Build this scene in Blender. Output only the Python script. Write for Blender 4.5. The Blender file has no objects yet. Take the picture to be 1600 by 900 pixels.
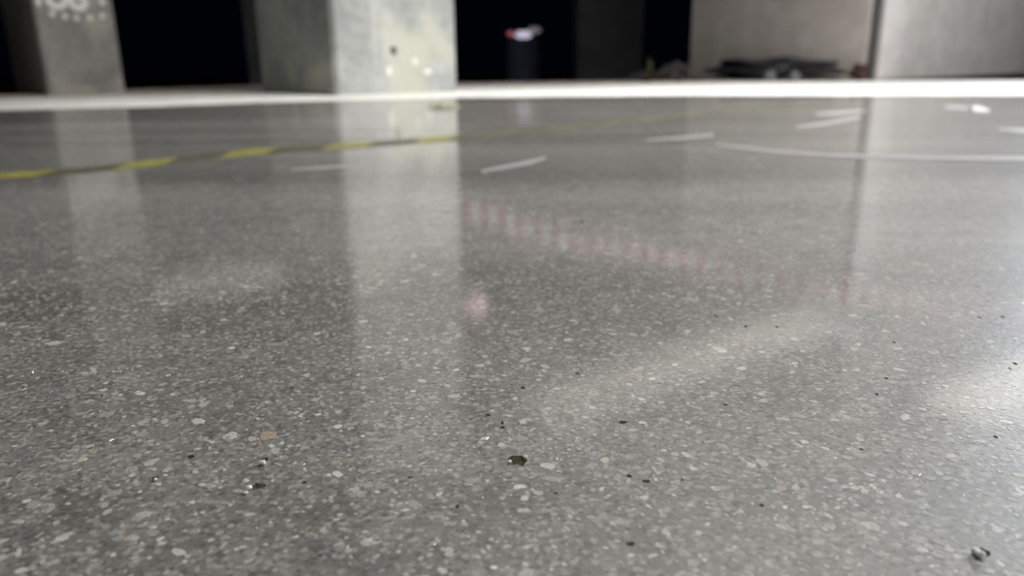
import bpy, bmesh, math, random
from mathutils import Vector, Matrix, noise
from mathutils.geometry import delaunay_2d_cdt

S = bpy.context.scene
C = S.collection
random.seed(11)
R = math.radians

# ---------------------------------------------------------------- camera
F, CX, CY = 1182.0, 800.0, 450.0
CAM = Vector((0, 0, 0.14))
PITCH, ROLL = R(16.5), R(0.57)
fw = Vector((0, math.cos(PITCH), -math.sin(PITCH)))
r0 = Vector((1, 0, 0)); u0 = Vector((0, math.sin(PITCH), math.cos(PITCH)))
rt = r0 * math.cos(ROLL) - u0 * math.sin(ROLL)
up = r0 * math.sin(ROLL) + u0 * math.cos(ROLL)
cd = bpy.data.cameras.new('camera'); cam = bpy.data.objects.new('camera', cd); C.objects.link(cam)
cam.matrix_world = Matrix(((rt.x, up.x, -fw.x, CAM.x), (rt.y, up.y, -fw.y, CAM.y), (rt.z, up.z, -fw.z, CAM.z), (0, 0, 0, 1)))
cd.sensor_width = 36; cd.lens = 36 * F / 1600; cd.clip_start = 0.01; cd.clip_end = 200
cd.dof.use_dof = True; cd.dof.focus_distance = 0.312; cd.dof.aperture_fstop = 7.6
S.camera = cam

# ---------------------------------------------------------------- exposure, night sky, large lights
S.view_settings.view_transform = 'Standard'; S.view_settings.look = 'None'
S.view_settings.gamma = 1.0; S.view_settings.use_curve_mapping = False
S.view_settings.exposure = 0.0
W = bpy.data.worlds.new('night'); S.world = W; W.use_nodes = True
W.node_tree.nodes['Background'].inputs[0].default_value = (0.10, 0.16, 0.45, 1)
W.node_tree.nodes['Background'].inputs[1].default_value = 0.004


def area(name, loc, target, sx, sy, power, col, spread=180):
    l = bpy.data.lights.new(name, 'AREA'); l.shape = 'RECTANGLE'; l.size = sx; l.size_y = sy
    l.energy = power; l.color = col; l.spread = R(spread)
    o = bpy.data.objects.new(name, l); C.objects.link(o); o.location = loc
    o.rotation_euler = (Vector(target) - Vector(loc)).to_track_quat('-Z', 'Y').to_euler()
    return o


FLOOD = Vector((6.5, 2.4, 2.15))
area('floodlight_beam', FLOOD + Vector((-.10, -.03, -.03)), (-.9, 3.0, 0.6), 0.5, 0.35, 180, (0.95, 0.97, 1.0))
area('added_far_fill', (1.2, 2.9, 2.74), (1.2, 3.0, 0), 1.8, 1.2, 74, (1.0, 0.96, 0.90), 125)  # unseen fill, added overhead to brighten the far floor
area('added_left_fill', (0.75, 1.9, 2.74), (-1.6, 2.9, 0), 1.2, 0.6, 60, (1.0, 0.97, 0.92), 140)  # unseen fill, added to brighten the left column and far left floor
area('wall_lamp_light', (4.75, 5.45, 1.95), (1.3, 1.3, 0), 0.4, 0.2, 70, (0.87, 0.91, 1.0), 120)
area('added_rear_fill', (1.4, -2.6, 2.74), (1.4, -2.4, 0), 2.4, 1.2, 26, (1.0, 0.96, 0.88))  # unseen soft fill, added behind the camera


# ---------------------------------------------------------------- helpers
def ray(px, py):
    return (fw * F + rt * (px - CX) - up * (py - CY)).normalized()


def fl(px, py, z=0.0):
    d = ray(px, py); t = (z - CAM.z) / d.z
    return CAM + d * t


def mirror(px, py, z):
    """point at height z whose mirror image in the floor is seen at this place"""
    d = ray(px, py); d.z = -d.z
    c = Vector((CAM.x, CAM.y, -CAM.z)); return c + d * ((z - c.z) / d.z)


def at_plane(px, py, p, n):
    d = ray(px, py); return CAM + d * ((p - CAM).dot(n) / d.dot(n))


def link(name, me, mat=None, parent=None):
    o = bpy.data.objects.new(name, me); C.objects.link(o)
    if mat: me.materials.append(mat)
    if parent: o.parent = parent
    return o


def obj(name, bm, mat, parent=None, smooth=False):
    me = bpy.data.meshes.new(name)
    bmesh.ops.recalc_face_normals(bm, faces=bm.faces)
    bm.to_mesh(me); bm.free()
    if smooth:
        for p in me.polygons: p.use_smooth = True
    return link(name, me, mat, parent)


def tag(o, label=None, cat=None, group=None, kind=None):
    if label: o['label'] = label
    if cat: o['category'] = cat
    if group: o['group'] = group
    if kind: o['kind'] = kind
    return o


def empty(name, loc, rz=0):
    o = bpy.data.objects.new(name, None); C.objects.link(o); o.location = loc; o.rotation_euler = (0, 0, rz)
    o.empty_display_size = .05
    return o


def add_box(bm, c, s, rot=None, bev=0):
    m = Matrix.Translation(Vector(c))
    if rot: m = m @ rot
    m = m @ Matrix.Diagonal((s[0], s[1], s[2], 1))
    r = bmesh.ops.create_cube(bm, size=1, matrix=m)
    if bev:
        es = set(e for v in r['verts'] for e in v.link_edges)
        bmesh.ops.bevel(bm, geom=list(es), offset=bev, segments=2, affect='EDGES')


def add_tube(bm, a, b, r, r2=None, n=14):
    a, b = Vector(a), Vector(b); d = b - a
    m = Matrix.Translation((a + b) / 2) @ d.to_track_quat('Z', 'Y').to_matrix().to_4x4()
    bmesh.ops.create_cone(bm, cap_ends=True, segments=n, radius1=r, radius2=r if r2 is None else r2, depth=d.length, matrix=m)


def prism(bm, pts, z0, z1):
    vb = [bm.verts.new((p[0], p[1], z0)) for p in pts]; vt = [bm.verts.new((p[0], p[1], z1)) for p in pts]
    bm.faces.new(vt); bm.faces.new(vb[::-1])
    n = len(pts)
    for i in range(n): bm.faces.new((vb[i], vb[(i + 1) % n], vt[(i + 1) % n], vt[i]))


# ---------------------------------------------------------------- materials
def mat(name):
    m = bpy.data.materials.new(name); m.use_nodes = True
    nt = m.node_tree; return m, nt, nt.nodes['Principled BSDF']


def N(nt, t, **kw):
    n = nt.nodes.new(t)
    for k, v in kw.items():
        if k in n.inputs.keys(): n.inputs[k].default_value = v
        else: setattr(n, k, v)
    return n


def ramp(nt, src, stops):
    n = nt.nodes.new('ShaderNodeValToRGB'); nt.links.new(src, n.inputs[0])
    e = n.color_ramp.elements
    e[0].position, e[0].color = stops[0][0], (*stops[0][1], 1)
    e[1].position, e[1].color = stops[-1][0], (*stops[-1][1], 1)
    for p, c in stops[1:-1]:
        k = e.new(p); k.color = (*c, 1)
    return n.outputs[0]


def g3(v): return (v, v, v)


def mixc(nt, a, b, fac, mode='MIX'):
    n = nt.nodes.new('ShaderNodeMix'); n.data_type = 'RGBA'; n.blend_type = mode
    for s, v in ((n.inputs[6], a), (n.inputs[7], b), (n.inputs[0], fac)):
        if isinstance(v, (int, float)): s.default_value = v
        elif isinstance(v, tuple): s.default_value = (*v, 1)
        else: nt.links.new(v, s)
    return n.outputs[2]


def polished(name, colour=None):
    """ground and polished concrete; colour=None is the cement matrix with its fine sand, else a stone cut flush in it"""
    m, nt, b = mat(name)
    L = nt.links.new
    co = nt.nodes.new('ShaderNodeTexCoord'); geo = nt.nodes.new('ShaderNodeNewGeometry'); P = geo.outputs['Position']
    if colour is None:
        n1 = N(nt, 'ShaderNodeTexNoise', Scale=1.3, Detail=5.0, Roughness=.6); L(P, n1.inputs['Vector'])
        c = ramp(nt, n1.outputs['Fac'], [(.3, (.200, .196, .186)), (.5, (.235, .231, .223)), (.7, (.270, .268, .262))])
        n2 = N(nt, 'ShaderNodeTexNoise', Scale=38.0, Detail=3.0, Roughness=.6); L(P, n2.inputs['Vector'])
        c = mixc(nt, c, ramp(nt, n2.outputs['Fac'], [(.3, (.80, .79, .78)), (.5, g3(1.0)), (.72, (1.2, 1.17, 1.12))]), 1.0, 'MULTIPLY')
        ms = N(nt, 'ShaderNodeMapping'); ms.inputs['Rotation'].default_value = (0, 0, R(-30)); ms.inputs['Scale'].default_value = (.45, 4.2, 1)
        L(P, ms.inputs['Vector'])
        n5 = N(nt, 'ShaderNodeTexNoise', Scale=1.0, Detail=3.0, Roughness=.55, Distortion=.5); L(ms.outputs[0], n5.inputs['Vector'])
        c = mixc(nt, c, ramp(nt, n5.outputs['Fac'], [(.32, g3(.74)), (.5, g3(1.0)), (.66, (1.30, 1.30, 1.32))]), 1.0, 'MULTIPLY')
        # sand grains
        v = N(nt, 'ShaderNodeTexVoronoi', Scale=620.0); L(P, v.inputs['Vector'])
        sep = nt.nodes.new('ShaderNodeSeparateColor'); L(v.outputs['Color'], sep.inputs[0])
        gr = ramp(nt, sep.outputs[0], [(0, g3(.48)), (.25, g3(.82)), (.70, g3(1.0)), (.88, (1.18, 1.17, 1.15)), (1, (1.7, 1.68, 1.62))])
        c = mixc(nt, c, gr, 1.0, 'MULTIPLY')
        v2 = N(nt, 'ShaderNodeTexVoronoi', Scale=300.0); L(P, v2.inputs['Vector'])
        sep2 = nt.nodes.new('ShaderNodeSeparateColor'); L(v2.outputs['Color'], sep2.inputs[0])
        edge = ramp(nt, v2.outputs['Distance'], [(.30, g3(1)), (.48, g3(0))])
        pick = ramp(nt, sep2.outputs[1], [(.70, g3(0)), (.74, g3(.7))])
        c = mixc(nt, c, (.40, .395, .375), mixc(nt, edge, pick, 1.0, 'MULTIPLY'))
        L(c, b.inputs['Base Color'])
    else:
        at = N(nt, 'ShaderNodeAttribute', attribute_name='col') if colour == 'attr' else None
        n2 = N(nt, 'ShaderNodeTexNoise', Scale=900.0, Detail=2.0); L(P, n2.inputs['Vector'])
        var = ramp(nt, n2.outputs['Fac'], [(.3, g3(.78)), (.7, g3(1.15))])
        c = mixc(nt, at.outputs['Color'] if at else colour, var, 1.0, 'MULTIPLY'); L(c, b.inputs['Base Color'])
    # roughness: hazier and clearer areas
    n3 = N(nt, 'ShaderNodeTexNoise', Scale=2.4, Detail=4.0, Roughness=.6); L(P, n3.inputs['Vector'])
    mr = N(nt, 'ShaderNodeMapRange'); mr.inputs[3].default_value = .42; mr.inputs[4].default_value = .54
    L(n3.outputs['Fac'], mr.inputs[0]); L(mr.outputs[0], b.inputs['Roughness'])
    b.inputs['Specular IOR Level'].default_value = .5
    b.inputs['Coat Weight'].default_value = .85
    b.inputs['Coat IOR'].default_value = 1.5
    mr2 = N(nt, 'ShaderNodeMapRange'); mr2.inputs[3].default_value = .02; mr2.inputs[4].default_value = .05
    L(n3.outputs['Fac'], mr2.inputs[0]); L(mr2.outputs[0], b.inputs['Coat Roughness'])
    # relief: grain, grinding scratches, slow waviness of the slab
    nb = N(nt, 'ShaderNodeTexNoise', Scale=420.0, Detail=3.0, Roughness=.65); L(P, nb.inputs['Vector'])
    b1 = N(nt, 'ShaderNodeBump', Strength=.30, Distance=.0006); L(nb.outputs['Fac'], b1.inputs['Height'])
    mp = N(nt, 'ShaderNodeMapping'); mp.inputs['Rotation'].default_value = (0, 0, R(-28)); mp.inputs['Scale'].default_value = (700, 14, 1)
    L(P, mp.inputs['Vector'])
    ns = N(nt, 'ShaderNodeTexNoise', Scale=1.0, Detail=2.0); L(mp.outputs[0], ns.inputs['Vector'])
    b2 = N(nt, 'ShaderNodeBump', Strength=.10, Distance=.0006); L(ns.outputs['Fac'], b2.inputs['Height']); L(b1.outputs[0], b2.inputs['Normal'])
    mw = N(nt, 'ShaderNodeMapping'); mw.inputs['Rotation'].default_value = (0, 0, R(-35)); mw.inputs['Scale'].default_value = (.7, 3.0, 1)
    L(P, mw.inputs['Vector'])
    nw = N(nt, 'ShaderNodeTexNoise', Scale=1.0, Detail=2.0, Roughness=.5); L(mw.outputs[0], nw.inputs['Vector'])
    b3 = N(nt, 'ShaderNodeBump', Strength=.5, Distance=.003); L(nw.outputs['Fac'], b3.inputs['Height'])
    L(b2.outputs[0], b.inputs['Normal'])
    L(b3.outputs[0], b1.inputs['Normal'])
    b4 = N(nt, 'ShaderNodeBump', Strength=.05, Distance=.0006); L(nb.outputs['Fac'], b4.inputs['Height']); L(b3.outputs[0], b4.inputs['Normal'])
    L(b4.outputs[0], b.inputs['Coat Normal'])
    return m


def concrete(name, c0, c1, scale=3.0, rough=.85, bump=.3, extra=None):
    m, nt, b = mat(name); L = nt.links.new
    P = nt.nodes.new('ShaderNodeNewGeometry').outputs['Position']
    n1 = N(nt, 'ShaderNodeTexNoise', Scale=scale, Detail=6.0, Roughness=.62, Distortion=.6); L(P, n1.inputs['Vector'])
    c = ramp(nt, n1.outputs['Fac'], [(.36, c0), (.62, c1)])
    n2 = N(nt, 'ShaderNodeTexNoise', Scale=scale * 9, Detail=4.0); L(P, n2.inputs['Vector'])
    c = mixc(nt, c, ramp(nt, n2.outputs['Fac'], [(.3, g3(.88)), (.7, g3(1.1))]), 1.0, 'MULTIPLY')
    if extra:
        n3 = N(nt, 'ShaderNodeTexNoise', Scale=extra[1], Detail=3.0, Roughness=.5, Distortion=.4); L(P, n3.inputs['Vector'])
        c = mixc(nt, c, extra[0], ramp(nt, n3.outputs['Fac'], [(.52, g3(0)), (.62, g3(extra[2]))]))
    L(c, b.inputs['Base Color']); b.inputs['Roughness'].default_value = rough
    bp = N(nt, 'ShaderNodeBump', Strength=bump, Distance=.004); L(n2.outputs['Fac'], bp.inputs['Height']); L(bp.outputs[0], b.inputs['Normal'])
    return m


def plain(name, col, rough=.6, var=.15, scale=30, metal=0):
    m, nt, b = mat(name); L = nt.links.new
    P = nt.nodes.new('ShaderNodeNewGeometry').outputs['Position']
    n1 = N(nt, 'ShaderNodeTexNoise', Scale=float(scale), Detail=4.0); L(P, n1.inputs['Vector'])
    c = ramp(nt, n1.outputs['Fac'], [(.3, tuple(x * (1 - var) for x in col)), (.7, tuple(min(1, x * (1 + var)) for x in col))])
    L(c, b.inputs['Base Color']); b.inputs['Roughness'].default_value = rough; b.inputs['Metallic'].default_value = metal
    return m


def glow(name, col, s):
    m, nt, b = mat(name); b.inputs['Base Color'].default_value = (*col, 1)
    b.inputs['Emission Color'].default_value = (*col, 1); b.inputs['Emission Strength'].default_value = s
    return m


M_floor = polished('polished_concrete')
M_chip = polished('cut_stone', 'attr')
M_pit = concrete('pit_concrete', (.17, .145, .10), (.40, .36, .29), 500, .9, .2)
M_strip = concrete('pale_unpolished_concrete', (.62, .62, .59), (.80, .80, .77), 5, .9)
M_pinkedge = concrete('pinkish_edge_mortar', (.50, .40, .35), (.62, .52, .47), 6, .9)
M_col = concrete('pale_column_concrete', (.25, .26, .255), (.40, .41, .395), 2.6, .8, .3, ((.46, .46, .39), 3.1, .8))
M_colL = concrete('grey_column_concrete', (.24, .24, .235), (.34, .34, .32), 2.8, .8, .3, ((.44, .44, .38), 3.7, .8))
M_core = concrete('core_wall_concrete', (.52, .492, .47), (.57, .54, .515), .8, .85, .2)
M_dark = concrete('dark_outside_concrete', (.36, .36, .39), (.48, .48, .52), 2, .9)
M_ceil = concrete('ceiling_concrete', (.34, .34, .33), (.44, .44, .42), 1.4, .9)
M_asph = plain('dark_asphalt', (.03, .03, .035), .95, .3, 8)
M_white = plain('white_marking_paint', (.92, .92, .93), .6, .06)
M_black = plain('black_steel', (.02, .02, .022), .5)
M_alu = plain('grey_aluminium', (.45, .46, .48), .35, .08, 20, 1)

# ---------------------------------------------------------------- slab floor with its cut stones and pits
PITS = [  # image x, y, width px, depth-direction px, squash
    (806, 720, 30, 16), (402, 760, 26, 9), (785, 661, 6, 5), (784, 668, 8, 5), (240, 748, 12, 7), (973, 660, 14, 5), (1535, 862, 20, 13),
    (413, 718, 12, 7), (455, 606, 8, 3), (983, 744, 9, 5), (1010, 752, 12, 5), (817, 606, 7, 4), (762, 648, 8, 4), (902, 584, 7, 3), (1119, 494, 5, 3),
    (1165, 510, 5, 3), (1214, 511, 5, 3), (1531, 496, 5, 3), (1566, 495, 5, 3), (1397, 535, 5, 3), (1384, 591, 6, 3), (1370, 616, 5, 4),
    (1586, 568, 6, 4), (1578, 576, 4, 3), (909, 347, 6, 3), (475, 754, 10, 4), (714, 792, 7, 7), (296, 714, 12, 6), (327, 568, 7, 4), (1556, 683, 6, 4),
    (500, 868, 9, 6), (984, 850, 14, 7), (1133, 632, 6, 3), (868, 771, 7, 4), (640, 746, 8, 3), (1190, 790, 8, 4), (1346, 702, 6, 3), (158, 618, 6, 3)]
pit_polys = []
for px, py, w, d in PITS:
    a = fl(px - w / 2, py); b_ = fl(px + w / 2, py); n_ = fl(px, py + d / 2); f_ = fl(px, py - d / 2)
    rx = (b_ - a).length / 2; ry = (f_ - n_).length / 2; c = (n_ + f_) / 2; n = 13 if w > 9 else 9
    off = random.random() * 9
    pit_polys.append((c, max(rx, ry), [Vector((c.x + rx * math.cos(t) * k, c.y + ry * math.sin(t) * k)) for i in range(n)
                      for t in [2 * math.pi * i / n] for k in [1 + .62 * noise.noise((off + 2.2 * math.cos(t), 2.2 * math.sin(t), off))]]))

outer = [(-5.5, -6), (9, -6), (9, 9.2)] + [(p.x, p.y) for p in (fl(1900, 146), fl(1600, 149.5), fl(1300, 149.5), fl(1050, 149), fl(700, 152.5), fl(400, 160), fl(200, 167), fl(0, 172), fl(-250, 181))] + [(-5.5, 1.3)]
verts = [Vector(p) for p in outer]; edges = [(i, (i + 1) % len(outer)) for i in range(len(outer))]
for c, r_, poly in pit_polys:
    k = len(verts); verts += poly; edges += [(k + i, k + (i + 1) % len(poly)) for i in range(len(poly))]
res = delaunay_2d_cdt(verts, edges, [], 1, 1e-7)


def inside(p, poly):
    c = False; j = len(poly) - 1
    for i in range(len(poly)):
        a, b = poly[i], poly[j]
        if (a.y > p.y) != (b.y > p.y) and p.x < (b.x - a.x) * (p.y - a.y) / (b.y - a.y) + a.x: c = not c
        j = i
    return c


bm = bmesh.new()
bv = [bm.verts.new((v.x, v.y, 0)) for v in res[0]]
for f in res[2]:
    cc = sum((res[0][i] for i in f), Vector((0, 0))) / len(f)
    if any((cc - c.xy).length < r_ * 1.5 and inside(cc, poly) for c, r_, poly in pit_polys): continue
    bm.faces.new([bv[i] for i in f])
for c, r_, poly in pit_polys:                       # ragged bowls of the pits
    prev = [bm.verts.new((p.x, p.y, 0)) for p in poly]
    for s, z in ((1.05, -.35), (.85, -.75), (.4, -1.0)):
        cur = []
        for p in poly:
            q = c.xy + (p - c.xy) * s * random.uniform(.85, 1.12)
            cur.append(bm.verts.new((q.x, q.y, z * min(.0028, r_ * .8) * random.uniform(.8, 1.2))))
        for i in range(len(poly)):
            fc = bm.faces.new((prev[i], prev[(i + 1) % len(poly)], cur[(i + 1) % len(poly)], cur[i])); fc.material_index = 1
        prev = cur
    bm.faces.new(prev).material_index = 1
me = bpy.data.meshes.new('floor'); bm.to_mesh(me); bm.free()
floor = link('floor', me, M_floor); me.materials.append(M_pit)
for p in me.polygons:
    if p.material_index == 0 and p.normal.z < 0: p.flip()
tag(floor, 'polished grey concrete floor with fine stone aggregate cut flush', kind='structure')

PAL = [((.48, .475, .45), 30), ((.36, .36, .345), 28), ((.60, .59, .56), 14), ((.25, .255, .25), 10), ((.40, .38, .33), 8), ((.38, .40, .34), 5),
       ((.44, .35, .27), 2), ((.42, .37, .35), 4), ((.13, .13, .13), 3), ((.72, .71, .68), 2)]
PC = [p[0] for p in PAL]; PW = [p[1] for p in PAL]


def chip_shape(n, el):
    out = []
    for i in range(n):
        t = 2 * math.pi * (i + random.uniform(-.3, .3)) / n; k = random.uniform(.72, 1.12)
        out.append((math.cos(t) * k, math.sin(t) * k * el))
    return out


chips = []   # (x, y, r, ang, shape, colour)
def near_pit(x, y, r):
    return any((x - c.x) ** 2 + (y - c.y) ** 2 < (r + q * 1.15) ** 2 for c, q, _ in pit_polys)


def scatter(y0, y1, per_m2, ra, rb, pw):
    n = int(per_m2 * .72 * (y1 * y1 - y0 * y0) * 1.15)
    for _ in range(n):
        y = math.sqrt(random.uniform(y0 * y0, y1 * y1)); x = random.uniform(-.83, .83) * y
        r = ra + (rb - ra) * random.random() ** pw
        if near_pit(x, y, r): continue
        chips.append((x, y, r, random.uniform(0, math.pi), chip_shape(random.choice((5, 6, 6, 7, 8)), random.uniform(.42, .95)), random.choices(PC, PW)[0]))


scatter(.15, .50, 38000, .0007, .0013, 1.2)
scatter(.15, .95, 16000, .0011, .0024, 1.9)
scatter(.15, 1.5, 2200, .0020, .0036, 2.2)
scatter(.15, 1.3, 120, .0035, .0052, 1.5)


def proj_size(c):
    p = Vector((c[0], c[1], 0)) - CAM; d = p.dot(fw)
    px = CX + F * p.dot(rt) / d; py = CY - F * p.dot(up) / d
    if not (-5 < px < 1605 and 0 < py < 905): return 0
    return c[2] * F / d


chips.sort(key=proj_size, reverse=True)
big, small = chips[:290], chips[290:]
shapes = {}
for i, (x, y, r, a, sh, col) in enumerate(big):
    key = (i % 4, col)
    if key not in shapes:
        m_ = bpy.data.meshes.new('stone_chip'); n = len(sh)
        vs = [(p[0] * 1.0, p[1], .05) for p in sh] + [(p[0] * 1.06, p[1] * 1.06, -.02) for p in sh]
        m_.from_pydata(vs, [], [tuple(range(n))] + [(k, k + n, (k + 1) % n + n, (k + 1) % n) for k in range(n)])
        at = m_.color_attributes.new('col', 'FLOAT_COLOR', 'POINT')
        for d_ in at.data: d_.color = (*col, 1)
        m_.materials.append(M_chip); shapes[key] = m_
        for p in m_.polygons:
            if p.index == 0 and p.normal.z < 0: p.flip()
    o = bpy.data.objects.new('stone_chip', shapes[key]); C.objects.link(o); o.parent = floor
    o.location = (x, y, 0.00001 * (i % 7)); o.rotation_euler = (0, 0, a); o.scale = (r, r, .0012)
vs, fs, cs = [], [], []
for x, y, r, a, sh, col in small:
    n = len(sh); k = len(vs); ca, sa = math.cos(a), math.sin(a); z = random.uniform(.00002, .00008)
    j = random.uniform(.88, 1.12); cc = (col[0] * j, col[1] * j, col[2] * j, 1)
    for s, zz in ((1, z), (1.05, -.00001)):
        for p in sh: vs.append((x + r * s * (p[0] * ca - p[1] * sa), y + r * s * (p[0] * sa + p[1] * ca), zz)); cs.append(cc)
    fs.append(tuple(range(k, k + n)))
    for q in range(n): fs.append((k + q, k + n + q, k + n + (q + 1) % n, k + (q + 1) % n))
me = bpy.data.meshes.new('stone_chips'); me.from_pydata(vs, [], fs)
at = me.color_attributes.new('col', 'FLOAT_COLOR', 'POINT'); at.data.foreach_set('color', [v for c in cs for v in c])
tag(link('stone_chips', me, M_chip, floor), kind='stuff')


# ---------------------------------------------------------------- pale strip at the slab edge
def ribbon(name, top, bot, z0, z1, m, parent=None):
    """flat band on the ground between two outlines (left to right)"""
    bm = bmesh.new(); a = [fl(*p) for p in top]; b = [fl(*p) for p in bot]
    prism(bm, [(p.x, p.y) for p in b] + [(p.x, p.y) for p in reversed(a)], z0, z1)
    return obj(name, bm, m, parent)


XS = (-250, 0, 200, 400, 700, 1050, 1300, 1600, 1900)
BOT = (181, 172, 167, 160, 152.5, 149, 149.5, 149.5, 146)
MID = (160, 154.5, 148, 140, 136, 129.5, 128, 127, 123)
TOP = (155, 148.5, 140, 133.5, 130, 125.5, 125.5, 125, 121)
st = ribbon('slab_edge_strip', list(zip(XS, MID)), list(zip(XS, BOT)), -.20, 0.002, M_strip)
tag(st, 'pale unpolished concrete strip along the far edge of the polished floor', kind='structure')
st.name = 'trim_1'
st = ribbon('trim_2', list(zip(XS, TOP)), list(zip(XS, MID)), -.20, 0.001, M_pinkedge)
tag(st, 'thin pinkish mortar edge behind the pale strip', kind='structure')
bm = bmesh.new(); add_box(bm, (0, 30, -.75), (120, 70, .1)); tag(obj('ground_outside', bm, M_asph), 'dark lower ground outside', kind='structure')
bm = bmesh.new(); add_box(bm, (1.75, 1.6, -.11), (14.5, 15.2, .18))
# ceiling and the walls behind the camera
bm.free()
bm = bmesh.new(); add_box(bm, (1, 3.5, 2.9), (16, 19, .2)); tag(obj('ceiling', bm, M_ceil), 'concrete ceiling slab', kind='structure')
bm = bmesh.new(); add_box(bm, (1.75, -6.1, 1.4), (14.7, .2, 2.8)); tag(obj('wall_back', bm, M_ceil), 'concrete wall behind', kind='structure')

# ---------------------------------------------------------------- columns
BETA = R(40)
U = Vector((math.cos(BETA), math.sin(BETA), 0)); V = Vector((-math.sin(BETA), math.cos(BETA), 0))


def column(name, pl, pr, depth_px, by, m, H=2.8, z0=0.0, ch=.018, beta=BETA):
    """front face between two base points seen at pl/pr; side depth from the left edge of the dark flank"""
    A = fl(pl, by)
    u = Vector((math.cos(beta), math.sin(beta), 0)); v = Vector((-math.sin(beta), math.cos(beta), 0)); n = -v
    d = ray(pr, by); # walk along u to meet the vertical plane through the right edge
    side = Vector((d.y, -d.x, 0)); t = (CAM - A).dot(side) / u.dot(side); w = t
    d = ray(depth_px, by); side = Vector((d.y, -d.x, 0)); dep = (CAM - A).dot(side) / v.dot(side)
    root = empty(name, A + u * w / 2 + v * dep / 2 + Vector((0, 0, z0)), beta)
    bm = bmesh.new(); hw, hd = w / 2, dep / 2
    pts = [(-hw + ch, -hd), (hw - ch, -hd), (hw, -hd + ch), (hw, hd - ch), (hw - ch, hd), (-hw + ch, hd), (-hw, hd - ch), (-hw, -hd + ch)]
    prism(bm, pts, 0, H - z0)
    obj('shaft', bm, m, root)
    return root, A, n, w, dep


def on_col(root, px, py, A, n):
    p = at_plane(px, py, A, n)
    return Matrix.Rotation(-root.rotation_euler.z, 4, 'Z') @ (p - root.location)


c2, A2, n2_, w2, d2 = column('concrete_column', 526, 716, 411, 150.5, M_col)
tag(c2, 'brightly lit pale concrete column with a dark shaded left flank', 'column')
c1, A1, n1_, w1, d1 = column('concrete_column', 76, 197, 28, 150, M_colL, ch=.012)
tag(c1, 'grey concrete column with white stencilled marks near the left edge', 'column')
print('cols', A2, w2, d2, A1, w1, d1)


def blob(bm, c, rx, rz, t, seed=0, n=14):
    """irregular low pad on a column's front face (plane local xz, sticking out along -y)"""
    f, k = [], []
    for i in range(n):
        a = 2 * math.pi * i / n; s = 1 + .25 * noise.noise((math.cos(a) * 1.5 + seed, math.sin(a) * 1.5, seed))
        f.append(bm.verts.new((c.x + rx * s * math.cos(a) * .85, c.y - t, c.z + rz * s * math.sin(a) * .85)))
        k.append(bm.verts.new((c.x + rx * s * math.cos(a), c.y, c.z + rz * s * math.sin(a))))
    bm.faces.new(f)
    for i in range(n): bm.faces.new((k[i], k[(i + 1) % n], f[(i + 1) % n], f[i]))


pxm2 = 1182 / A2.length; pxm1 = 1182 / A1.length
# tie hole: a flat dark pad painted for the shade of the hole, dabs of plaster, form seam
M_hole_shade = plain('hole_shade', (.06, .06, .05), .9)
M_dab = plain('white_plaster', (.74, .73, .66), .8, .06)
M_seam = concrete('seam_concrete', (.36, .36, .35), (.44, .44, .42), 4)
c = on_col(c2, 615, 79, A2, n2_)
bm = bmesh.new(); blob(bm, c, .020, .022, .002, 3); obj('tie_hole_shade', bm, M_hole_shade, c2)
for (x, y, rx, rz) in ((608, 111, .017, .024), (648, 96, .016, .016), (668, 112, .03, .012)):
    bm = bmesh.new(); blob(bm, on_col(c2, x, y, A2, n2_), rx, rz, .003, x); obj('plaster_dab', bm, M_dab, c2)
a = on_col(c2, 572, -400, A2, n2_); b_ = on_col(c2, 573, 90, A2, n2_)
bm = bmesh.new(); blob(bm, (a + b_) / 2, .020, abs(a.z - b_.z) / 2, .0015, 5, 24); obj('form_seam', bm, M_seam, c2)


# white stencil on the left column: a numeral 8 lying on its side in a dashed frame
def stroke_ring(bm, c, ro, ri, t=.0012, sx=1.0):
    n = 36; rows = []
    for r_, y_ in ((ro, 0), (ro, -t), (ri, -t), (ri, 0)):
        rows.append([bm.verts.new((c.x + r_ * sx * math.cos(2 * math.pi * i / n), c.y + y_, c.z + r_ * math.sin(2 * math.pi * i / n))) for i in range(n)])
    for k in range(3):
        for i in range(n): bm.faces.new((rows[k][i], rows[k][(i + 1) % n], rows[k + 1][(i + 1) % n], rows[k + 1][i]))


e = [on_col(c1, x, y, A1, n1_) for x, y in ((71, -2), (106, -2), (136, -2), (90, 15.5))]
bm = bmesh.new()
ra = (e[1].x - e[0].x) / 2 + .004; rb = (e[2].x - e[1].x) / 2 + .004
zc = e[3].z + ra
stroke_ring(bm, Vector(((e[0].x + e[1].x) / 2, e[0].y, zc)), ra, ra - .033)
stroke_ring(bm, Vector(((e[1].x + e[2].x) / 2, e[0].y - .0003, e[3].z + rb - .004)), rb, rb - .033)
obj('painted_numeral', bm, M_white, c1)
for i, (x, y) in enumerate(((60, 3), (82, 21), (101.5, 25.5), (119.5, 28), (141, 28), (160, 25), (160, 3), (161, -20), (58, -20), (62, -40))):
    p = on_col(c1, x, y, A1, n1_); bm = bmesh.new(); blob(bm, p, .0145 if y > 10 else .014, .0135 if y > 10 else .020, .001, i)
    obj('painted_dash', bm, M_white, c1)

# far unlit column beyond the slab edge
def far_box(px0, px1, D, z0, z1, dep, m, name, parent=None, beta=0.0, bev=.02):
    d0 = ray(px0, 110); d1 = ray(px1, 110); a = CAM + d0 * (D / d0.y); b = CAM + d1 * (D / d1.y)
    w = (b - a).length
    bm = bmesh.new(); add_box(bm, (0, 0, (z1 - z0) / 2), (w, dep, z1 - z0), bev=bev)
    r_ = empty(name, ((a.x + b.x) / 2, D + dep / 2, z0), beta); obj('shaft', bm, m, r_)
    return r_, w


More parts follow.
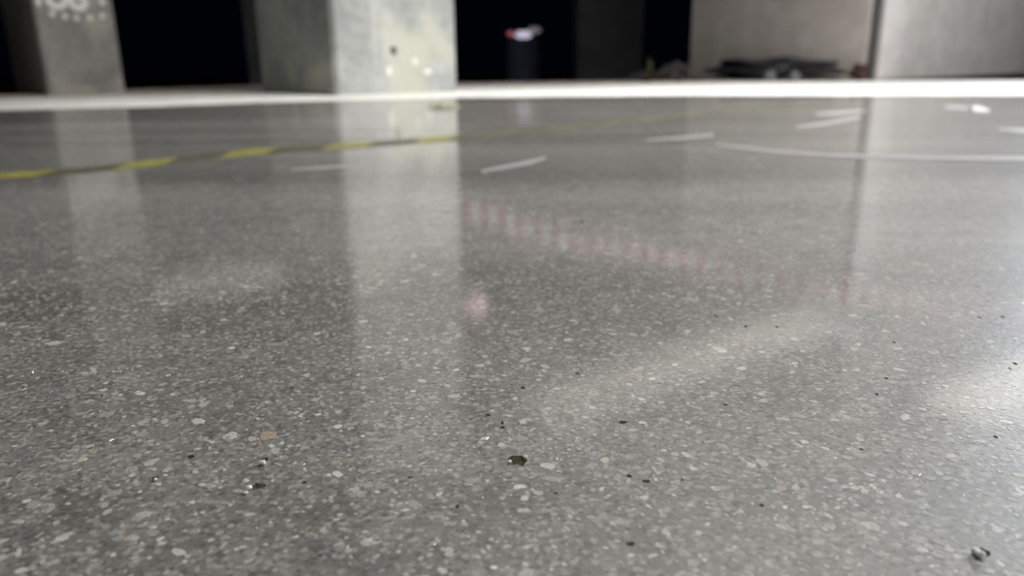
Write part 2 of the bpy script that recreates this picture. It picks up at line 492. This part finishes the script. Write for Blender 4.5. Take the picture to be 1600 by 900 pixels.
r_, w_ = far_box(903, 1003, 12, -.7, 2.8, .9, M_dark, 'concrete_column')
tag(r_, 'dim charcoal column standing in the dark outside, left of the grey core wall', 'column')
r_, w_ = far_box(388, 412, 14, -.7, 2.8, .5, M_dark, 'concrete_column')
tag(r_, 'barely visible narrow column in the dark, just left of the bright column', 'column')

# core wall on the right: corner with a rounded arris and groove
K = fl(1363, 126); d = ray(1075, 120); side = Vector((d.y, -d.x, 0)); tl = (CAM - K).dot(side) / V.dot(side)
bm = bmesh.new(); add_box(bm, (0, 0, 0), (.22, tl, 2.8)); 
core = empty('wall_core', K, BETA)
bm.free(); bm = bmesh.new(); add_box(bm, (.14, .065 + (tl - .065) / 2, 1.4), (.28, tl - .065, 2.8), bev=.012); obj('left_panel', bm, M_core, core)
bm = bmesh.new(); add_box(bm, (.06 + 2.6, .11, 1.4), (5.2, .22, 2.8), bev=.012); obj('right_panel', bm, M_core, core)
bm = bmesh.new(); add_box(bm, (.045, .045, 1.4), (.05, .06, 2.8)); obj('joint_filler', bm, plain('dark_joint_filler', (.10, .10, .10), .8), core)
tag(core, 'grey concrete core wall with a vertical corner joint at the right', kind='structure')

# ---------------------------------------------------------------- yellow and black floor tape
def tape_line():
    top = [(-60, 276), (0, 271), (60, 267.5), (150, 260), (230, 252), (300, 243), (380, 235), (440, 230), (530, 225), (640, 217.5), (720, 211), (800, 203.5), (900, 195), (1000, 184.5), (1080, 179), (1180, 170), (1300, 162)]
    thick = [9.5, 9, 8.5, 8, 8, 8, 8, 7.5, 7.5, 7, 7, 6.5, 6, 5, 4, 3, 2.5]
    a = [fl(*p) for p in top]; b = [fl(p[0] + 4, p[1] + t) for p, t in zip(top, thick)]
    root = empty('floor_tape', (a[4] + b[4]) / 2)
    # resample by length, alternate lengths of yellow and worn black
    def lerp(seq, cum, s):
        for i in range(len(cum) - 1):
            if s <= cum[i + 1]:
                f = (s - cum[i]) / (cum[i + 1] - cum[i]); return seq[i].lerp(seq[i + 1], f)
        return seq[-1]
    cum = [0]
    for i in range(len(a) - 1): cum.append(cum[-1] + (a[i + 1] - a[i]).length)
    L_ = cum[-1]; s = 0; i = 0
    while s < L_ - .02:
        seg = .085 if i % 2 == 0 else .10
        e_ = min(L_, s + seg); bm = bmesh.new(); sk = .03
        st_ = [(lerp(a, cum, max(0, x)), lerp(b, cum, x2)) for x, x2 in ((s + sk, s), (((s + e_) / 2) + sk, (s + e_) / 2), (e_ + sk, e_))]
        pts = [q[1] for q in st_] + [q[0] for q in reversed(st_)]
        prism(bm, [(p.x - root.location.x, p.y - root.location.y) for p in pts], .0001, .0009)
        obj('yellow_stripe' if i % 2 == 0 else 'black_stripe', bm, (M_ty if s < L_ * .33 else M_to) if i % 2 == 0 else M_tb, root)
        s = e_; i += 1
    return root


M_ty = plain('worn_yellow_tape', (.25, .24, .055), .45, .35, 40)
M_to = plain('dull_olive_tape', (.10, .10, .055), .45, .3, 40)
M_tb = plain('worn_black_tape', (.08, .08, .05), .45, .3, 40)
tag(tape_line(), 'worn yellow and black striped tape stuck across the polished floor', 'floor tape')


# ---------------------------------------------------------------- pale strips painted in for reflection streaks on the uneven floor
M_mark = plain('pale_sheen_streak', (.38, .38, .40), .35, .10, 9)
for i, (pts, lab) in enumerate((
        ([(752, 268, 3), (790, 261, 5), (830, 253, 6), (852, 247, 4)], 'short pale dash of painted sheen just right of the bright column reflection'),
        ([(455, 266, 2), (500, 263, 4), (540, 260, 3)], 'faint pale streak of sheen left of the bright column reflection'),
        ([(1010, 219, 2), (1060, 216, 4), (1115, 211, 4)], 'pale sheen streak in the middle distance below the floor tape end'),
        ([(1120, 226, 3), (1200, 236, 4), (1300, 243, 5), (1450, 247, 6), (1640, 248, 7)], 'long curved white sheen line at the right side of the floor'),
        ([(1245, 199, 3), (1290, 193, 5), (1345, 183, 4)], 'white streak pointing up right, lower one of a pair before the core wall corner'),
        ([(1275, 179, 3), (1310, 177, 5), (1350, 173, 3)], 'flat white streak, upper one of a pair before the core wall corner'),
        ([(1476, 167, 3), (1500, 168, 5), (1520, 171, 4)], 'small dull white glint near the pale strip at the far right'),
        ([(1512, 169, 4), (1528, 170, 9), (1545, 173, 4)], 'small brightest white glint near the pale strip at the far right'),
        ([(1560, 202, 2), (1590, 204, 6), (1640, 206, 6)], 'white smear at the right edge of the photo between sheen line and glint'))):
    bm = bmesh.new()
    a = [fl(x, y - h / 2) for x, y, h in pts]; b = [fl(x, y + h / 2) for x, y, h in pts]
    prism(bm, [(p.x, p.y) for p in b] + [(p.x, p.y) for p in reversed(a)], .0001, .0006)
    o = obj('sheen_mark', bm, M_mark if i != 7 else plain('bright_sheen_glint', (.52, .52, .56), .5, .05))
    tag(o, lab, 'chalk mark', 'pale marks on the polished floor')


# ---------------------------------------------------------------- bright specks and scraps on the floor
def lump(name, p, s, m, seed, parent=None, sub=2, rough=.35, flat=1.0):
    bm = bmesh.new(); bmesh.ops.create_icosphere(bm, subdivisions=sub, radius=1)
    for v in bm.verts:
        k = 1 + rough * noise.noise(v.co * 1.6 + Vector((seed, seed * 2, 0)))
        v.co = Vector((v.co.x * s[0] * k, v.co.y * s[1] * k, v.co.z * s[2] * k * flat))
    zmin = min(v.co.z for v in bm.verts)
    for v in bm.verts: v.co.z -= zmin
    o = obj(name, bm, m, parent); o.location = p
    return o


M_speck = plain('lit_wall_white', (.93, .92, .90), .3, .05, 600)  # white lumps put in for the lit walls of the pits
M_speck.node_tree.nodes['Principled BSDF'].inputs['Specular IOR Level'].default_value = .8
for i, (x, y, r_, lab) in enumerate(((411, 726, .0013, 'tiny white speck in front of the left pit'), (384, 772, .0009, 'smallest white speck at the lower end of the long dark pit'),
                       (389, 765, .0012, 'white speck at the near left lip of the long dark pit'), (796, 724, .0009, 'tiny white speck on the left lip of the largest pit'),
                       (821, 716, .0009, 'tiny white speck on the right lip of the largest pit'),
                       (1530, 870, .0016, 'bright white speck near the bottom right corner'), (1524, 864, .0013, 'duller white speck touching the bright one, bottom right corner'),
                       (243, 751, .0007, 'tiny white speck by the small pit at the left'), (1067, 749, .0007, 'tiny bright speck right of the largest pit'))):
    p = fl(x, y); tag(lump('lit_wall_speck', (p.x, p.y, 0.0001), (r_, r_ * .9, r_ * .6), M_speck, i * 1.7), lab, 'grain', 'white specks for the lit pit walls')

M_leaf = plain('yellow_green_scrap', (.62, .63, .30), .7, .3, 60); M_brown = plain('dark_brown_scrap', (.12, .11, .07), .8, .3, 60)
p = fl(693, 168); lf = empty('dry_leaf', (p.x, p.y, 0), .3)
bm = bmesh.new()
for sgn in (-1, 1):
    g_ = [[bm.verts.new((t * .055, sgn * k * .020 * math.sin(math.pi * (t + 1) / 2) , .002 + .006 * k * k + .003 * math.sin(t * 5))) for k in (0, .5, 1)] for t in (-1, -.6, -.2, .2, .6, 1)]
    for i in range(5):
        for k in range(2): bm.faces.new((g_[i][k], g_[i + 1][k], g_[i + 1][k + 1], g_[i][k + 1]))
bmesh.ops.remove_doubles(bm, verts=bm.verts, dist=.0004)
lb = obj('blade', bm, M_leaf, lf); sm = lb.modifiers.new('t', 'SOLIDIFY'); sm.thickness = .0012
lump('curled_middle', (-.01, 0, .002), (.012, .007, .005), M_brown, 4, lf)
tag(lf, 'small yellow green dry leaf on the floor before the bright column', 'leaf')

# rubbish at the foot of the core wall
def foot(px, py=127):
    return fl(px, py)


M_sheet = plain('dark_plastic_sheet', (.035, .036, .042), .35, .3, 12); M_rubb = plain('grey_rubble', (.04, .036, .036), .9, .3, 25)
M_red = plain('reddish_brown_cloth', (.07, .035, .028), .9, .3, 30); M_bit = plain('pale_scrap', (.17, .175, .20), .6, .15, 50); M_green = plain('dull_green', (.07, .08, .03), .8)
def wall_pt(px, off):
    """point on the floor just before the left panel"""
    q = K - U * off; d = ray(px, 118); side = Vector((d.y, -d.x, 0)); t = (CAM - q).dot(side) / V.dot(side); return q + V * t


p = wall_pt(1200, .16); sh_ = lump('plastic_sheet', (p.x, p.y, 0), (.48, .10, .065), M_sheet, 3, None, 4, .9); sh_.rotation_euler = (0, 0, BETA + math.pi / 2)
tag(sh_, 'crumpled dark plastic sheet lying along the foot of the core wall', 'sheet')
for px, s, lab in ((1203, .05, 'left pale scrap leaning before the dark plastic sheet by the wall'), (1242, .045, 'right pale scrap leaning before the dark plastic sheet by the wall')):
    p = wall_pt(px, .37); o = lump('paper_scrap', (p.x, p.y, .0), (s * .8, s * .3, .028), M_bit, px, None, 3, 1.0); tag(o, lab, 'paper scrap', 'pale scraps by the plastic sheet')
p = wall_pt(1342, .10); tag(lump('rag', (p.x, p.y, 0), (.055, .05, .05), M_red, 9, None, 3, .8), 'small reddish brown rag at the corner joint of the core wall', 'rag')
p = fl(1008, 128); tag(lump('rubble_lump', (p.x, p.y, 0), (.11, .05, .03), M_rubb, 12, None, 3, 1.0), 'left dim lump of rubble on the slab edge beside the core wall', 'rubble', 'rubble left of the core wall')
p = fl(1056, 128); tag(lump('rubble_lump', (p.x, p.y, 0), (.09, .05, .05), M_rubb, 15, None, 3, 1.2), 'right taller lump of rubble on the slab edge beside the core wall', 'rubble', 'rubble left of the core wall')
p = fl(1016, 127.2); tag(lump('weed_tuft', (p.x, p.y + .05, .05), (.02, .02, .045), M_green, 18, None, 3, 1.0), 'small dull green tuft sticking up from the left rubble lump', 'weed')

# ---------------------------------------------------------------- far bollard with warning lamps
D = 12.0
d0 = ray(818, 110); cx = CAM.x + d0.x * D / d0.y
def hz(px, py):
    d = ray(px, py); return (CAM + d * (D / d.y))
ztop = hz(818, 60).z
bo = empty('warning_bollard', (cx, D + .2, -.7))
M_navy = plain('navy_plastic', (.20, .23, .38), .6, .15, 4)
bm = bmesh.new(); wb = hz(845, 60).x - hz(792, 60).x
add_tube(bm, (0, 0, 0), (0, 0, .06), wb * .62, n=28); add_tube(bm, (0, 0, .06), (0, 0, ztop + .7), wb * .52, wb * .48, 28); obj('body', bm, M_navy, bo)
M_lw = glow('white_lamp_glass', (.80, .76, .90), .55); M_lr = glow('red_lamp_glass', (.8, .22, .28), .3)
bm = bmesh.new(); add_box(bm, (.0, -wb * .2, ztop + .7 + .05), (.26, .14, .12), bev=.04); obj('white_lamp', bm, M_lw, bo)
bm = bmesh.new(); add_box(bm, (-.19, -wb * .2, ztop + .7 + .075), (.13, .12, .07), bev=.03); obj('red_lamp', bm, M_lr, bo)
bm = bmesh.new(); add_box(bm, (.17, -wb * .2, ztop + .7 + .12), (.20, .12, .09), bev=.03); obj('dim_lamp', bm, glow('grey_lamp_glass', (.5, .47, .52), .22), bo)
bm = bmesh.new(); add_box(bm, (0, 0, ztop + .7 + .01), (wb * .9, .2, .03), bev=.008); obj('lamp_bracket', bm, M_black, bo)
tag(bo, 'navy bollard far outside with small white and red lamps on top', 'bollard')

# ---------------------------------------------------------------- things above the frame, seen as reflections
# red and white barrier tape from the bright column to the right
bt_px = [(722, 329), (900, 378), (1100, 411), (1300, 452), (1420, 468), (1620, 490)]
zz = [.62, .80, .86, .95, .99, 1.06]
pts = [mirror(x, y, z) for (x, y), z in zip(bt_px, zz)]
M_tr = plain('red_tape', (.60, .13, .18), .35, .1); M_tw = plain('white_tape', (.95, .93, .93), .35, .05)
cum = [0]
for i in range(len(pts) - 1): cum.append(cum[-1] + (pts[i + 1] - pts[i]).length)
def bp(s):
    for i in range(len(cum) - 1):
        if s <= cum[i + 1]: return pts[i].lerp(pts[i + 1], (s - cum[i]) / (cum[i + 1] - cum[i]))
    return pts[-1]
bt = empty('barrier_tape', pts[0]); s = 0; i = 0
while s < cum[-1] - .01:
    bm = bmesh.new(); e_ = min(cum[-1], s + .05); rows = []
    for t in (s, (s + e_) / 2, e_):
        p = bp(t) - pts[0]; tw = .3 * math.sin(t * 5)
        off = Vector((-.6 * math.sin(tw), -.8 * math.sin(tw), math.cos(tw))) * .021
        rows.append((bm.verts.new(p - off), bm.verts.new(p + off)))
    for k in range(2): bm.faces.new((rows[k][0], rows[k + 1][0], rows[k + 1][1], rows[k][1]))
    o = obj('red_band' if i % 2 == 0 else 'white_band', bm, M_tr if i % 2 == 0 else M_tw, bt)
    sm = o.modifiers.new('t', 'SOLIDIFY'); sm.thickness = .0006
    s = e_; i += 1
tag(bt, 'red and white barrier tape mirrored as a dotted pink line in the floor', 'barrier tape')

# unseen pink globe, added to glow as a spot beside the column reflection
p = mirror(743, 474, 1.15)
sl = empty('added_pink_globe', p)
bm = bmesh.new(); bmesh.ops.create_uvsphere(bm, u_segments=20, v_segments=12, radius=.07); obj('lens', bm, glow('pink_globe_glow', (1, .70, .76), .9), sl)
bm = bmesh.new(); add_tube(bm, (0, 0, .045), (0, 0, .10), .04); add_tube(bm, (0, 0, .10), (0, 0, 2.8 - p.z), .008); obj('pendant_rod', bm, M_black, sl)
tag(sl, 'small added pink globe mirrored as a spot right of the column reflection', 'added globe')


# glowing panels added overhead, so their mirror image makes the pale floor smears
def glowpanel(p0, p1, wid, strength, lab, z=2.72):
    a = mirror(*p0, z); b = mirror(*p1, z); d = b - a
    r_ = empty('added_glowpanel', (a + b) / 2, math.atan2(d.y, d.x))
    bm = bmesh.new(); add_box(bm, (0, 0, .045), (d.length + .1, wid + .06, .07), bev=.01); obj('housing', bm, M_alu, r_)
    bm = bmesh.new(); add_box(bm, (0, 0, 0), (d.length, wid, .03), bev=.008); obj('glow_face', bm, glow('glowpanel_face', (1, .97, .86), strength), r_)
    if z < 2.6:
        for sx in (-.35, .35):
            bm = bmesh.new(); add_tube(bm, (sx * d.length, 0, .07), (sx * d.length, 0, 2.8 - z), .004, n=8); obj('suspension_rod', bm, M_black, r_)
    tag(r_, lab, 'ceiling lamp', 'added glowing panels')


glowpanel((830, 640), (1290, 492), .38, .38, 'long added hanging batten mirrored as a pale diagonal smear at the centre right', 1.6)
glowpanel((225, 455), (470, 415), .8, .6, 'added overhead batten mirrored as a pale patch left of the column reflection')
glowpanel((1480, 640), (1680, 575), .6, 1.3, 'added overhead batten mirrored as a bright patch at the right edge')

# floodlight on a tripod, right of the frame
ft = empty('floodlight', (FLOOD.x, FLOOD.y, 0))
fd = (Vector((0.4, 2.6, 0.3)) - FLOOD).normalized(); q = fd.to_track_quat('-Z', 'Y').to_matrix().to_4x4()
bm = bmesh.new(); add_box(bm, (0, 0, FLOOD.z), (.56, .42, .08), rot=q, bev=.01); obj('lamp_housing', bm, M_black, ft)
bm = bmesh.new(); add_tube(bm, (0, 0, .5), (0, 0, FLOOD.z - .1), .02); obj('pole', bm, M_alu, ft)
for k in range(3):
    a = 2 * math.pi * k / 3; bm = bmesh.new(); add_tube(bm, (0, 0, .62), (.5 * math.cos(a), .5 * math.sin(a), .01), .012); obj('leg', bm, M_alu, ft)
tag(ft, 'black floodlight on a tripod standing right of the view', 'floodlight')
